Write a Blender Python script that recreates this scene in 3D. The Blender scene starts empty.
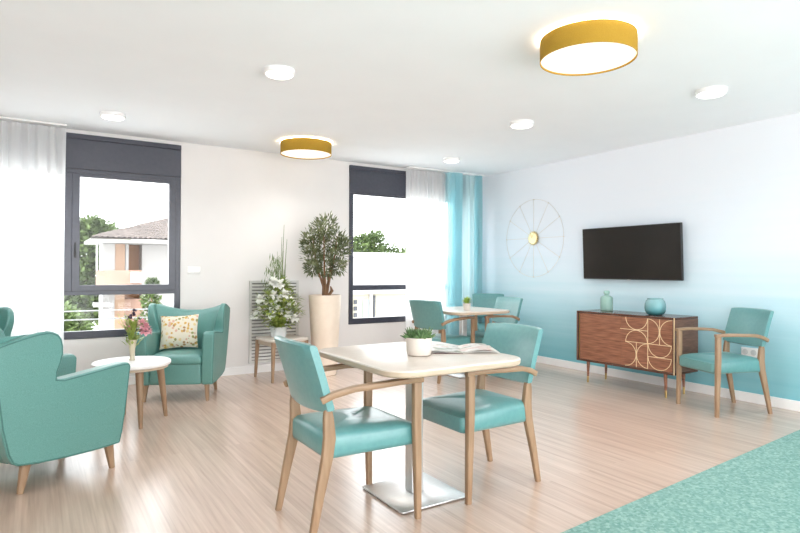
import bpy, bmesh, math, random
from mathutils import Vector, Matrix
random.seed(7)
PI = math.pi
C = bpy.context.scene.collection
scene = bpy.context.scene

# ------------------------------------------------------------------ materials
def new_mat(name):
    m = bpy.data.materials.new(name); m.use_nodes = True
    nt = m.node_tree
    return m, nt, nt.nodes['Principled BSDF']

def setc(b, col=None, rough=None, metal=None, spec=None):
    if col is not None: b.inputs['Base Color'].default_value = (*col, 1)
    if rough is not None: b.inputs['Roughness'].default_value = rough
    if metal is not None: b.inputs['Metallic'].default_value = metal
    if spec is not None: b.inputs['Specular IOR Level'].default_value = spec

def ramp(nt, stops, interp='LINEAR'):
    r = nt.nodes.new('ShaderNodeValToRGB'); r.color_ramp.interpolation = interp
    e = r.color_ramp.elements
    while len(e) < len(stops): e.new(0.5)
    for el, (p, c) in zip(e, stops): el.position = p; el.color = (*c, 1)
    return r

def coords(nt, scale=(1, 1, 1), rot=(0, 0, 0), loc=(0, 0, 0), which='Object'):
    tc = nt.nodes.new('ShaderNodeTexCoord'); mp = nt.nodes.new('ShaderNodeMapping')
    mp.inputs['Scale'].default_value = scale; mp.inputs['Rotation'].default_value = rot
    mp.inputs['Location'].default_value = loc
    nt.links.new(tc.outputs[which], mp.inputs['Vector']); return mp

def noisy(name, c1, c2, scale=8, rough=0.5, stretch=(1, 1, 1), detail=4, bump=0.0, spec=0.5, metal=0.0):
    m, nt, b = new_mat(name); setc(b, None, rough, metal, spec)
    mp = coords(nt, stretch); n = nt.nodes.new('ShaderNodeTexNoise')
    n.inputs['Scale'].default_value = scale; n.inputs['Detail'].default_value = detail
    r = ramp(nt, [(0.3, c1), (0.7, c2)])
    nt.links.new(mp.outputs[0], n.inputs['Vector']); nt.links.new(n.outputs[0], r.inputs[0])
    nt.links.new(r.outputs[0], b.inputs['Base Color'])
    if bump:
        bp = nt.nodes.new('ShaderNodeBump'); bp.inputs['Strength'].default_value = bump; bp.inputs['Distance'].default_value = 0.01
        nt.links.new(n.outputs[0], bp.inputs['Height']); nt.links.new(bp.outputs[0], b.inputs['Normal'])
    return m

def emit(name, col, s):
    m, nt, b = new_mat(name); setc(b, (0.9, 0.9, 0.9), 0.6)
    b.inputs['Emission Color'].default_value = (*col, 1); b.inputs['Emission Strength'].default_value = s
    return m

M = {}
M['ceiling'] = noisy('ceiling paint', (0.90, 0.92, 0.945), (0.915, 0.935, 0.96), 3, 0.9, spec=0.1)
M['wall'] = noisy('warm white wall paint', (0.755, 0.73, 0.715), (0.775, 0.75, 0.735), 3, 0.9, spec=0.1)
M['white'] = noisy('white trim paint', (0.86, 0.85, 0.84), (0.89, 0.88, 0.87), 5, 0.5, spec=0.3)
M['frame'] = noisy('anthracite aluminium', (0.038, 0.040, 0.058), (0.048, 0.05, 0.07), 30, 0.3, spec=0.6)
M['beech'] = noisy('beech wood', (0.25, 0.15, 0.083), (0.345, 0.222, 0.132), 6, 0.45, (6, 6, 0.8), 5)
M['beech_side'] = noisy('beech wood across', (0.25, 0.15, 0.083), (0.345, 0.222, 0.132), 6, 0.45, (0.8, 6, 6), 5)
M['palewood'] = noisy('pale oak laminate', (0.60, 0.525, 0.46), (0.66, 0.59, 0.525), 7, 0.3, (0.8, 10, 10), 5)
M['edgewood'] = noisy('oak edging', (0.47, 0.365, 0.265), (0.56, 0.45, 0.345), 7, 0.4, (1, 1, 14), 5)
M['vinyl'] = noisy('teal vinyl', (0.084, 0.25, 0.25), (0.106, 0.283, 0.278), 40, 0.33, bump=0.03, spec=0.5)
for n_ in ('vinyl',):
    b_ = M[n_].node_tree.nodes['Principled BSDF']; b_.inputs['Coat Weight'].default_value = .65; b_.inputs['Coat Roughness'].default_value = .40; b_.inputs['Coat IOR'].default_value = 1.6
M['fabric'] = noisy('sea green woven fabric', (0.076, 0.222, 0.197), (0.112, 0.288, 0.258), 220, 0.42, bump=0.12, spec=0.7)
b_ = M['fabric'].node_tree.nodes['Principled BSDF']; b_.inputs['Coat Weight'].default_value = .25; b_.inputs['Coat Roughness'].default_value = .4
M['piping'] = noisy('dark green piping', (0.05, 0.15, 0.135), (0.06, 0.18, 0.16), 50, 0.6)
M['steel'] = noisy('brushed steel', (0.70, 0.70, 0.70), (0.80, 0.80, 0.80), 12, 0.38, (1, 30, 1), metal=1.0)
M['brass'] = noisy('brass', (0.50, 0.34, 0.14), (0.58, 0.41, 0.18), 12, 0.3, metal=1.0)
M['gold'] = noisy('gold leaf', (0.85, 0.70, 0.38), (0.9, 0.76, 0.45), 12, 0.35, metal=0.8)
M['inlay'] = noisy('pale brass inlay', (0.78, 0.60, 0.36), (0.85, 0.68, 0.44), 12, 0.4, metal=0.2)
M['wire'] = noisy('champagne wire', (0.66, 0.62, 0.56), (0.72, 0.68, 0.62), 12, 0.4)
M['walnut'] = noisy('walnut veneer', (0.15, 0.052, 0.028), (0.34, 0.15, 0.085), 5, 0.3, (2, 1.2, 14), 6)
M['walnut_side'] = noisy('walnut end panel', (0.11, 0.05, 0.032), (0.20, 0.10, 0.065), 5, 0.35, (2, 1.2, 14), 6)
M['walnut_dark'] = noisy('dark walnut', (0.06, 0.028, 0.02), (0.12, 0.055, 0.035), 5, 0.22, (2, 1.2, 14), 6)
M['screen'] = noisy('television glass', (0.010, 0.008, 0.006), (0.020, 0.015, 0.011), 1.5, 0.3, spec=0.2)
M['black'] = noisy('black plastic', (0.012, 0.012, 0.013), (0.02, 0.02, 0.02), 30, 0.45)
M['grille'] = noisy('grille grey metal', (0.56, 0.55, 0.52), (0.62, 0.61, 0.58), 20, 0.4, metal=0.3)
M['grille_back'] = noisy('grille dark gap', (0.20, 0.19, 0.18), (0.24, 0.23, 0.22), 20, 0.7)
M['planter'] = noisy('cream planter', (0.80, 0.67, 0.55), (0.85, 0.73, 0.61), 10, 0.45)
M['soil'] = noisy('potting soil', (0.035, 0.02, 0.012), (0.09, 0.055, 0.035), 60, 0.95, bump=0.5)
M['bark'] = noisy('bark', (0.16, 0.085, 0.045), (0.28, 0.16, 0.09), 30, 0.9, (1, 1, 0.2), bump=0.4)
M['ceramic'] = noisy('cream ceramic', (0.60, 0.535, 0.475), (0.65, 0.585, 0.525), 18, 0.4)
M['ceramic_grey'] = noisy('pale grey ceramic', (0.60, 0.61, 0.61), (0.68, 0.69, 0.69), 18, 0.4)
M['vaseglaze'] = noisy('straw coloured glaze', (0.52, 0.44, 0.30), (0.62, 0.55, 0.42), 8, 0.3, (1, 1, .3))
M['sage'] = noisy('sage green ceramic', (0.25, 0.42, 0.36), (0.33, 0.50, 0.44), 12, 0.35)
M['leaf_olive'] = noisy('olive tree leaf', (0.055, 0.075, 0.028), (0.27, 0.30, 0.15), 9, 0.5)
M['leaf_fresh'] = noisy('fresh leaf', (0.11, 0.19, 0.02), (0.46, 0.53, 0.13), 14, 0.5)
M['leaf_stem'] = noisy('reed stem', (0.10, 0.16, 0.04), (0.2, 0.27, 0.09), 14, 0.5)
M['succulent'] = noisy('succulent leaf', (0.04, 0.10, 0.03), (0.14, 0.24, 0.09), 20, 0.45)
M['lime'] = noisy('lime leaf', (0.28, 0.42, 0.07), (0.45, 0.58, 0.14), 20, 0.5)
M['tree_far'] = noisy('outdoor foliage', (0.028, 0.052, 0.012), (0.155, 0.215, 0.07), 1.6, 0.7)
M['petal'] = noisy('white petal', (0.90, 0.90, 0.84), (0.95, 0.95, 0.91), 20, 0.6)
M['pink'] = noisy('pink petal', (0.75, 0.33, 0.40), (0.85, 0.52, 0.56), 40, 0.6)
M['berry'] = noisy('dark berry', (0.03, 0.01, 0.03), (0.06, 0.03, 0.05), 20, 0.4)
M['mustard'] = noisy('mustard woven shade', (0.37, 0.215, 0.028), (0.43, 0.26, 0.038), 260, 0.85, bump=0.15, spec=0.1)
M['lamp_warm'] = emit('lamp diffuser', (1.0, 0.86, 0.66), 0.38)
M['lamp_up'] = emit('lamp upward glow', (1.0, 0.86, 0.66), 12.0)
M['led'] = emit('downlight lens', (1.0, 0.97, 0.93), 2.2)
M['plum'] = noisy('plum cover stock', (0.10, 0.03, 0.035), (0.16, 0.06, 0.06), 10, 0.4)
M['paper'] = noisy('magazine edge', (0.85, 0.83, 0.8), (0.9, 0.88, 0.85), 10, 0.6)
M['stucco'] = noisy('white stucco', (0.34, 0.325, 0.315), (0.37, 0.355, 0.345), 3, 0.9)
M['peach'] = noisy('peach stucco', (0.31, 0.20, 0.14), (0.33, 0.22, 0.15), 3, 0.9)
M['orange'] = noisy('orange stucco', (0.28, 0.135, 0.06), (0.30, 0.15, 0.07), 3, 0.9)
M['blush'] = noisy('blush stucco', (0.27, 0.165, 0.125), (0.29, 0.185, 0.14), 3, 0.9)
M['cream_wall'] = noisy('cream stucco', (0.33, 0.30, 0.23), (0.35, 0.32, 0.25), 3, 0.9)
M['tile'] = noisy('roof tile', (0.05, 0.04, 0.036), (0.15, 0.12, 0.105), 9, 0.9)
M['ground'] = noisy('pale paving', (0.80, 0.80, 0.79), (0.86, 0.86, 0.85), 2, 0.95)
M['slate'] = noisy('grey shutter', (0.03, 0.032, 0.04), (0.05, 0.052, 0.06), 4, 0.7)
M['mint'] = noisy('pale green door', (0.19, 0.25, 0.24), (0.21, 0.27, 0.26), 4, 0.7)

def mat_floor():
    m, nt, b = new_mat('oak strip vinyl floor'); L = nt.links.new
    mp = coords(nt, (1, 1, 1), (0, 0, PI/2))
    br = nt.nodes.new('ShaderNodeTexBrick')
    br.inputs['Scale'].default_value = 1; br.inputs['Brick Width'].default_value = 2.6; br.inputs['Row Height'].default_value = 0.028
    br.inputs['Mortar Size'].default_value = 0.0; br.offset = 0.37; br.offset_frequency = 3
    br.inputs['Color1'].default_value = (0.0, 0.0, 0.0, 1); br.inputs['Color2'].default_value = (1, 1, 1, 1)
    L(mp.outputs[0], br.inputs['Vector'])
    mp2 = coords(nt, (38, 1.3, 1)); n = nt.nodes.new('ShaderNodeTexNoise'); n.inputs['Scale'].default_value = 1.6; n.inputs['Detail'].default_value = 6
    L(mp2.outputs[0], n.inputs['Vector'])
    mx = nt.nodes.new('ShaderNodeMix'); mx.data_type = 'FLOAT'; mx.inputs[0].default_value = 0.78
    L(br.outputs['Color'], mx.inputs[2]); L(n.outputs[0], mx.inputs[3])
    r = ramp(nt, [(0.22, (0.42, 0.28, 0.21)), (0.5, (0.56, 0.405, 0.32)), (0.78, (0.68, 0.52, 0.43))])
    L(mx.outputs[0], r.inputs[0]); L(r.outputs[0], b.inputs['Base Color'])
    setc(b, None, 0.30, 0, 0.8); b.inputs['Coat Weight'].default_value = 0.6; b.inputs['Coat Roughness'].default_value = 0.22; b.inputs['Coat IOR'].default_value = 1.55
    return m
M['floor'] = mat_floor()

def mat_carpet():
    m, nt, b = new_mat('speckled sea green carpet'); L = nt.links.new
    mp = coords(nt); v = nt.nodes.new('ShaderNodeTexVoronoi'); v.inputs['Scale'].default_value = 75
    n = nt.nodes.new('ShaderNodeTexNoise'); n.inputs['Scale'].default_value = 40; n.inputs['Detail'].default_value = 3
    L(mp.outputs[0], v.inputs['Vector']); L(mp.outputs[0], n.inputs['Vector'])
    mx = nt.nodes.new('ShaderNodeMix'); mx.data_type = 'FLOAT'; mx.inputs[0].default_value = 0.5
    sp = nt.nodes.new('ShaderNodeSeparateColor'); L(v.outputs['Color'], sp.inputs[0])
    L(sp.outputs[0], mx.inputs[2]); L(n.outputs[0], mx.inputs[3])
    r = ramp(nt, [(0.2, (0.135, 0.27, 0.235)), (0.55, (0.205, 0.35, 0.31)), (0.85, (0.31, 0.45, 0.41))])
    L(mx.outputs[0], r.inputs[0]); L(r.outputs[0], b.inputs['Base Color']); setc(b, None, 0.95, 0, 0.1)
    return m
M['carpet'] = mat_carpet()

def mat_ombre():
    m, nt, b = new_mat('ombre wallpaper'); L = nt.links.new
    tc = nt.nodes.new('ShaderNodeTexCoord'); sx = nt.nodes.new('ShaderNodeSeparateXYZ'); L(tc.outputs['Object'], sx.inputs[0])
    mp = coords(nt, (1, 0.25, 9)); n = nt.nodes.new('ShaderNodeTexNoise'); n.inputs['Scale'].default_value = 1.4; n.inputs['Detail'].default_value = 5
    L(mp.outputs[0], n.inputs['Vector'])
    ma = nt.nodes.new('ShaderNodeMath'); ma.operation = 'MULTIPLY_ADD'; ma.inputs[1].default_value = 0.16
    L(n.outputs[0], ma.inputs[0])
    dv = nt.nodes.new('ShaderNodeMath'); dv.operation = 'MULTIPLY_ADD'; dv.inputs[1].default_value = 1/2.6; dv.inputs[2].default_value = -0.08
    L(sx.outputs['Z'], dv.inputs[0]); L(dv.outputs[0], ma.inputs[2])
    r = ramp(nt, [(0.03, (0.22, 0.51, 0.575)), (0.15, (0.305, 0.59, 0.65)), (0.27, (0.47, 0.70, 0.77)), (0.40, (0.625, 0.765, 0.83)),
                  (0.56, (0.735, 0.81, 0.885)), (0.8, (0.80, 0.835, 0.89)), (1.0, (0.82, 0.84, 0.88))])
    L(ma.outputs[0], r.inputs[0]); L(r.outputs[0], b.inputs['Base Color']); setc(b, None, 0.85, 0, 0.15)
    return m
M['ombre'] = mat_ombre()

def mat_sheer(name, col, trans, clear):
    m, nt, b = new_mat(name); L = nt.links.new
    nt.nodes.remove(b); out = nt.nodes['Material Output']
    d = nt.nodes.new('ShaderNodeBsdfDiffuse'); d.inputs[0].default_value = (*col, 1)
    t = nt.nodes.new('ShaderNodeBsdfTranslucent'); t.inputs[0].default_value = (*trans, 1)
    tr = nt.nodes.new('ShaderNodeBsdfTransparent'); tr.inputs[0].default_value = (*trans, 1)
    a = nt.nodes.new('ShaderNodeMixShader'); a.inputs[0].default_value = 0.5; L(d.outputs[0], a.inputs[1]); L(t.outputs[0], a.inputs[2])
    wv = nt.nodes.new('ShaderNodeTexNoise'); wv.inputs['Scale'].default_value = 9
    mp = coords(nt, (1, 1, 0.1)); L(mp.outputs[0], wv.inputs['Vector'])
    mr = nt.nodes.new('ShaderNodeMapRange'); mr.inputs[3].default_value = clear*0.6; mr.inputs[4].default_value = clear*1.4
    L(wv.outputs[0], mr.inputs[0])
    s = nt.nodes.new('ShaderNodeMixShader'); L(mr.outputs[0], s.inputs[0]); L(a.outputs[0], s.inputs[1]); L(tr.outputs[0], s.inputs[2])
    L(s.outputs[0], out.inputs[0]); return m
M['sheer'] = mat_sheer('white sheer', (0.96, 0.955, 0.95), (0.97, 0.97, 0.97), 0.13)
M['tealcurtain'] = mat_sheer('teal sheer', (0.55, 0.79, 0.84), (0.82, 0.96, 0.975), 0.38)

def mat_glass(name, tint, refl):
    m, nt, b = new_mat(name); L = nt.links.new
    nt.nodes.remove(b); out = nt.nodes['Material Output']
    t = nt.nodes.new('ShaderNodeBsdfTransparent'); t.inputs[0].default_value = (*tint, 1)
    g = nt.nodes.new('ShaderNodeBsdfGlossy'); g.inputs['Roughness'].default_value = 0.03
    n = nt.nodes.new('ShaderNodeTexNoise'); n.inputs['Scale'].default_value = 2
    mr = nt.nodes.new('ShaderNodeMapRange'); mr.inputs[3].default_value = refl*0.8; mr.inputs[4].default_value = refl*1.2
    L(n.outputs[0], mr.inputs[0])
    s = nt.nodes.new('ShaderNodeMixShader'); L(mr.outputs[0], s.inputs[0]); L(t.outputs[0], s.inputs[1]); L(g.outputs[0], s.inputs[2])
    L(s.outputs[0], out.inputs[0]); return m
M['glass'] = mat_glass('window glass', (0.98, 0.99, 0.99), 0.012)

def mat_tealglass():
    m, nt, b = new_mat('teal tinted glass'); L = nt.links.new
    nt.nodes.remove(b); out = nt.nodes['Material Output']
    tc = nt.nodes.new('ShaderNodeTexCoord'); sx = nt.nodes.new('ShaderNodeSeparateXYZ'); L(tc.outputs['Object'], sx.inputs[0])
    r = ramp(nt, [(0.0, (0.05, 0.32, 0.36)), (0.05, (0.25, 0.62, 0.66)), (0.14, (0.50, 0.80, 0.83))]); L(sx.outputs['Z'], r.inputs[0])
    t = nt.nodes.new('ShaderNodeBsdfTransparent'); L(r.outputs[0], t.inputs[0])
    d = nt.nodes.new('ShaderNodeBsdfDiffuse'); L(r.outputs[0], d.inputs[0])
    g = nt.nodes.new('ShaderNodeBsdfGlossy'); g.inputs['Roughness'].default_value = 0.05
    s = nt.nodes.new('ShaderNodeMixShader'); s.inputs[0].default_value = 0.45; L(t.outputs[0], s.inputs[1]); L(d.outputs[0], s.inputs[2])
    f = nt.nodes.new('ShaderNodeFresnel'); f.inputs[0].default_value = 1.45
    s2 = nt.nodes.new('ShaderNodeMixShader'); L(f.outputs[0], s2.inputs[0]); L(s.outputs[0], s2.inputs[1]); L(g.outputs[0], s2.inputs[2])
    L(s2.outputs[0], out.inputs[0]); return m
M['tealglass'] = mat_tealglass()

def mat_floral():
    m, nt, b = new_mat('floral print cotton'); L = nt.links.new
    mp = coords(nt, (1, 1, 1)); v = nt.nodes.new('ShaderNodeTexVoronoi'); v.inputs['Scale'].default_value = 32; v.inputs['Randomness'].default_value = 1
    n = nt.nodes.new('ShaderNodeTexNoise'); n.inputs['Scale'].default_value = 14; n.inputs['Distortion'].default_value = 1.5
    L(mp.outputs[0], v.inputs['Vector']); L(mp.outputs[0], n.inputs['Vector'])
    sp = nt.nodes.new('ShaderNodeSeparateColor'); L(v.outputs['Color'], sp.inputs[0])
    cr = ramp(nt, [(0.0, (0.60, 0.36, 0.10)), (0.25, (0.30, 0.29, 0.11)), (0.45, (0.64, 0.40, 0.30)), (0.62, (0.70, 0.54, 0.28)), (0.8, (0.40, 0.23, 0.10))], 'CONSTANT')
    L(sp.outputs[0], cr.inputs[0])
    ad = nt.nodes.new('ShaderNodeMath'); ad.operation = 'MULTIPLY_ADD'; ad.inputs[1].default_value = 0.7; L(n.outputs[0], ad.inputs[0]); L(v.outputs['Distance'], ad.inputs[2])
    st = ramp(nt, [(0.74, (1, 1, 1)), (0.80, (0, 0, 0))]); L(ad.outputs[0], st.inputs[0])
    mx = nt.nodes.new('ShaderNodeMix'); mx.data_type = 'RGBA'
    L(st.outputs[0], mx.inputs[0]); mx.inputs[6].default_value = (0.72, 0.65, 0.53, 1); L(cr.outputs[0], mx.inputs[7])
    L(mx.outputs[2], b.inputs['Base Color']); setc(b, None, 0.8, 0, 0.2); return m
M['floral'] = mat_floral()

def mat_page():
    m, nt, b = new_mat('printed magazine page'); L = nt.links.new
    mp = coords(nt, (1, 1, 1)); n = nt.nodes.new('ShaderNodeTexNoise'); n.inputs['Scale'].default_value = 11; n.inputs['Detail'].default_value = 3
    L(mp.outputs[0], n.inputs['Vector'])
    r = ramp(nt, [(0.0, (0.16, 0.18, 0.11)), (0.40, (0.25, 0.24, 0.17)), (0.46, (0.58, 0.53, 0.49)), (0.54, (0.66, 0.62, 0.58)), (0.60, (0.56, 0.38, 0.33)), (0.72, (0.62, 0.52, 0.48))])
    L(n.outputs[0], r.inputs[0]); L(r.outputs[0], b.inputs['Base Color']); setc(b, None, 0.35); return m
M['page'] = mat_page()

# ------------------------------------------------------------------ mesh builder
class MB:
    def __init__(s): s.v = []; s.f = []
    def grid(s, rows, closed_u=False, closed_v=False):
        """rows: list of equally long lists of points"""
        o = len(s.v); n = len(rows[0]); k = len(rows)
        for r in rows: s.v += [tuple(p) for p in r]
        for i in range(k if closed_v else k-1):
            i2 = (i+1) % k
            for j in range(n if closed_u else n-1):
                j2 = (j+1) % n
                s.f.append((o+i*n+j, o+i*n+j2, o+i2*n+j2, o+i2*n+j))
        return o
    def box(s, a, b):
        (x0, y0, z0), (x1, y1, z1) = a, b
        o = len(s.v)
        s.v += [(x0,y0,z0),(x1,y0,z0),(x1,y1,z0),(x0,y1,z0),(x0,y0,z1),(x1,y0,z1),(x1,y1,z1),(x0,y1,z1)]
        s.f += [tuple(o+i for i in q) for q in ((0,3,2,1),(4,5,6,7),(0,1,5,4),(1,2,6,5),(2,3,7,6),(3,0,4,7))]
        return s
    def lathe(s, prof, n=32, c=(0, 0, 0), cap0=True, cap1=True):
        rows = [[(c[0]+r*math.cos(2*PI*j/n), c[1]+r*math.sin(2*PI*j/n), c[2]+z) for j in range(n)] for r, z in prof]
        o = s.grid(rows, closed_u=True); k = len(prof)
        if cap0: s.f.append(tuple(o+j for j in reversed(range(n))))
        if cap1: s.f.append(tuple(o+(k-1)*n+j for j in range(n)))
        return s
    def loft(s, loops, cap=True):
        o = s.grid(loops, closed_u=True); n = len(loops[0]); k = len(loops)
        if cap:
            s.f.append(tuple(o+j for j in reversed(range(n)))); s.f.append(tuple(o+(k-1)*n+j for j in range(n)))
        return s
    def bar(s, pts, sizes, ref=(0, 1, 0), ch=0.25, n=None):
        """rounded rectangle (or n-gon) swept along pts; size = (extent along ref, extent across)"""
        pts = [Vector(p) for p in pts]; loops = []
        for i, p in enumerate(pts):
            t = (pts[min(i+1, len(pts)-1)] - pts[max(i-1, 0)]).normalized()
            r = Vector(ref); a = (r - r.dot(t)*t).normalized(); b = t.cross(a)
            w, h = (sizes[i] if isinstance(sizes, list) else sizes); w /= 2; h /= 2
            if n: lp = [(math.cos(2*PI*j/n)*w, math.sin(2*PI*j/n)*h) for j in range(n)]
            else:
                k = min(w, h)*ch*2; q = k*0.29
                lp = [(w-k, h), (w-q, h-q), (w, h-k), (w, -h+k), (w-q, -h+q), (w-k, -h), (-w+k, -h), (-w+q, -h+q), (-w, -h+k), (-w, h-k), (-w+q, h-q), (-w+k, h)]
                lp = lp[::-1]
            loops.append([p + a*x + b*y for x, y in lp])
        return s.loft(loops)
    def tube(s, pts, r, n=8, ref=(0.31, 0.17, 0.93)):
        return s.bar(pts, [(2*x, 2*x) for x in r] if isinstance(r, (list, tuple)) else (2*r, 2*r), ref, n=n)
    def sphere(s, c, r, n=10, m=6, sq=(1, 1, 1)):
        rows = []
        for i in range(m+1):
            a = -PI/2 + PI*i/m; rr = max(math.cos(a), 0.02)
            rows.append([(c[0]+sq[0]*r*rr*math.cos(2*PI*j/n), c[1]+sq[1]*r*rr*math.sin(2*PI*j/n), c[2]+sq[2]*r*math.sin(a)) for j in range(n)])
        o = s.grid(rows, closed_u=True); s.f.append(tuple(o+j for j in reversed(range(n)))); s.f.append(tuple(o+m*n+j for j in range(n)))
        return s
    def leaf(s, p, d, L, w, up=(0, 0, 1), bend=0.15):
        p = Vector(p); d = Vector(d).normalized(); u = Vector(up)
        a = d.cross(u)
        if a.length < 1e-3: a = d.cross(Vector((1, 0, 0)))
        a.normalize(); nn = a.cross(d)
        o = len(s.v)
        s.v += [tuple(p), tuple(p+d*L*0.45+a*w/2+nn*bend*L*0.3), tuple(p+d*L-nn*bend*L*0.2), tuple(p+d*L*0.45-a*w/2+nn*bend*L*0.3), tuple(p+d*L*0.5+nn*bend*L*0.12)]
        s.f += [(o, o+1, o+4), (o+1, o+2, o+4), (o+2, o+3, o+4), (o+3, o, o+4)]
        return s
    def prism(s, poly, y0, y1, fy=None):
        """polygon in x,z extruded in y; fy(side, x, z) may move the y"""
        o = len(s.v); n = len(poly)
        for k, y in ((0, y0), (1, y1)):
            for x, z in poly: s.v.append((x, fy(k, x, z) if fy else y, z))
        s.f.append(tuple(o+j for j in range(n))); s.f.append(tuple(o+n+j for j in reversed(range(n))))
        for j in range(n):
            j2 = (j+1) % n; s.f.append((o+j2, o+j, o+n+j, o+n+j2))
        return s
    def build(s, name, mat, parent=None, bevel=0, seg=2, subsurf=0, angle=38, loc=None, rz=None):
        me = bpy.data.meshes.new(name); me.from_pydata([tuple(p) for p in s.v], [], s.f); me.update()
        bm = bmesh.new(); bm.from_mesh(me); bmesh.ops.recalc_face_normals(bm, faces=bm.faces); bm.to_mesh(me); bm.free()
        for p in me.polygons: p.use_smooth = True
        me.set_sharp_from_angle(angle=math.radians(angle))
        me.materials.append(mat if not isinstance(mat, str) else M[mat])
        o = bpy.data.objects.new(name, me); C.objects.link(o)
        if parent: o.parent = parent
        if loc: o.location = loc
        if rz is not None: o.rotation_euler.z = rz
        if bevel:
            b = o.modifiers.new('bevel', 'BEVEL'); b.width = bevel; b.segments = seg; b.limit_method = 'ANGLE'; b.angle_limit = math.radians(40)
        if subsurf:
            b = o.modifiers.new('sub', 'SUBSURF'); b.levels = subsurf; b.render_levels = subsurf
        return o

def rrect(w, d, r, n=6, sc=1.0):
    """rounded rectangle outline, counter clockwise"""
    out = []
    for cx, cy, a0 in ((w/2-r, d/2-r, 0), (-w/2+r, d/2-r, PI/2), (-w/2+r, -d/2+r, PI), (w/2-r, -d/2+r, 1.5*PI)):
        for i in range(n+1):
            a = a0 + PI/2*i/n; out.append((cx+r*math.cos(a), cy+r*math.sin(a)))
    return out

def thing(name, label, cat, loc=(0, 0, 0), rz=0, group=None):
    o = bpy.data.objects.new(name, None); C.objects.link(o); o.empty_display_size = 0.1
    o.location = loc; o.rotation_euler = (0, 0, rz); o['label'] = label; o['category'] = cat
    if group: o['group'] = group
    return o
def tag(o, label, cat, group=None):
    o['label'] = label; o['category'] = cat
    if group: o['group'] = group
    return o
def struct(o): o['kind'] = 'structure'; return o
def dup(root, label, loc, rz=0, group=None):
    r = root.copy(); C.objects.link(r); r.location = loc; r.rotation_euler = (0, 0, rz); r['label'] = label
    if group: r['group'] = group
    for ch in root.children:
        c = ch.copy(); C.objects.link(c); c.parent = r
        for g in ch.children:
            d = g.copy(); C.objects.link(d); d.parent = c
    return r
rnd = random.uniform

# ------------------------------------------------------------------ room shell
H = 2.6
X0, Y0 = -8.2, -9.0
struct(MB().box((X0, Y0, -0.15), (0.0, 0.0, 0)).build('floor', 'floor'))
# carpet zone laid into the floor on the near right
cz = MB(); cl = [(-8.2, -5.085), (0.0, -4.452), (0.0, -6.9), (-8.2, -7.5)]
cz.loft([[(x, y, 0.0005) for x, y in cl], [(x, y, 0.004) for x, y in cl]])
struct(cz.build('floor_carpet', 'carpet'))
struct(MB().box((X0, Y0, H), (0.2, 0.25, H+0.2)).build('ceiling', 'ceiling'))
struct(MB().box((0, Y0, -0.15), (0.2, 0.25, H)).build('wall_right', 'ombre'))

W1 = (-6.75, -4.271, 0.505, 2.562)
W2 = (-2.21, -0.30, 0.505, 2.562)
w = MB()
xs = [X0, W1[0], W1[1], W2[0], W2[1], 0.0]
w.box((xs[0], 0, -0.15), (xs[1], 0.25, H)); w.box((xs[2], 0, -0.15), (xs[3], 0.25, H)); w.box((xs[4], 0, -0.15), (0, 0.25, H))
for q in (W1, W2):
    w.box((q[0], 0, -0.15), (q[1], 0.25, q[2])); w.box((q[0], 0, q[3]), (q[1], 0.25, H))
struct(w.build('wall_back', 'wall'))
struct(MB().box((X0-.2, Y0, -0.15), (X0, 0.25, H)).build('wall_left', 'wall'))
struct(MB().box((X0, -0.014, 0.0), (-0.0, -0.0005, 0.09)).build('baseboard_back', 'white', bevel=0.003))
struct(MB().box((-0.014, Y0, 0.0), (-0.0005, -0.014, 0.09)).build('baseboard_right', 'white', bevel=0.003))

def window(idx, q, posts, sashes=True):
    root = bpy.data.objects.new('window_%d' % idx, None); C.objects.link(root); root['kind'] = 'structure'
    x0, x1, z0, z1 = q; g = 0.003
    x0 += g; x1 -= g; z0 += g; z1 -= g
    y0, y1 = -0.006, 0.06
    f = MB()
    f.box((x0, y0, z0), (x0+0.06, y1, 2.212)); f.box((x1-0.06, y0, z0), (x1, y1, 2.212))
    f.box((x0, y0+0.001, z0), (x1, y1, z0+0.075)); f.box((x0, y0+0.001, 0.945), (x1, y1, 1.0 if sashes else 1.012)); f.box((x0, y0+0.001, 2.15 if sashes else 2.19), (x1, y1, 2.215))
    for p in posts: f.box((p-0.02, y0+0.002, 0.95 if sashes else z0), (p+0.02, y1, 2.2))
    f.build('window_frame', 'frame', root, bevel=0.004)
    s = MB(); s.box((x0, -0.02, 2.21), (x1, 0.2, z1-0.05)); s.build('shutter_box', 'frame', root, bevel=0.004)
    s = MB(); s.box((x0, -0.026, z1-0.05), (x1, 0.2, z1)); s.build('shutter_box_cap', 'frame', root, bevel=0.003)
    xs = [x0+0.05] + list(posts) + [x1-0.05]
    for a, b in zip(xs, xs[1:]):
        MB().box((a, 0.03, z0+0.06), (b, 0.036, 0.96)).build('pane', 'glass', root)
        if not sashes:
            MB().box((a, 0.03, 0.99), (b, 0.036, 2.195)).build('pane', 'glass', root); continue
        sa = MB()                                # the opening sash above the transom
        a2 = a + (0.0 if a == x0+0.05 else 0.0); t = 0.07
        sa.box((a2, -0.016, 0.985), (a2+t, 0.05, 2.165)); sa.box((b-t, -0.016, 0.985), (b, 0.05, 2.165))
        sa.box((a2, -0.015, 0.985), (b, 0.05, 0.985+0.06)); sa.box((a2, -0.015, 2.165-0.03), (b, 0.05, 2.165))
        so = sa.build('sash', 'frame', root, bevel=0.003)
        MB().box((a2+t-.01, 0.02, 1.03), (b-t+.01, 0.026, 2.14)).build('pane', 'glass', so)
        h = MB(); h.box((a2+0.02, -0.03, 1.32), (a2+0.04, -0.016, 1.38)); h.bar([(a2+0.03, -0.035, 1.35), (a2+0.03, -0.045, 1.42), (a2+0.03, -0.045, 1.47)], (0.014, 0.01), (1, 0, 0))
        h.build('handle', 'black', so)
    return root
window(1, W1, [-5.305])
window(2, W2, [-0.74], False)

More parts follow.
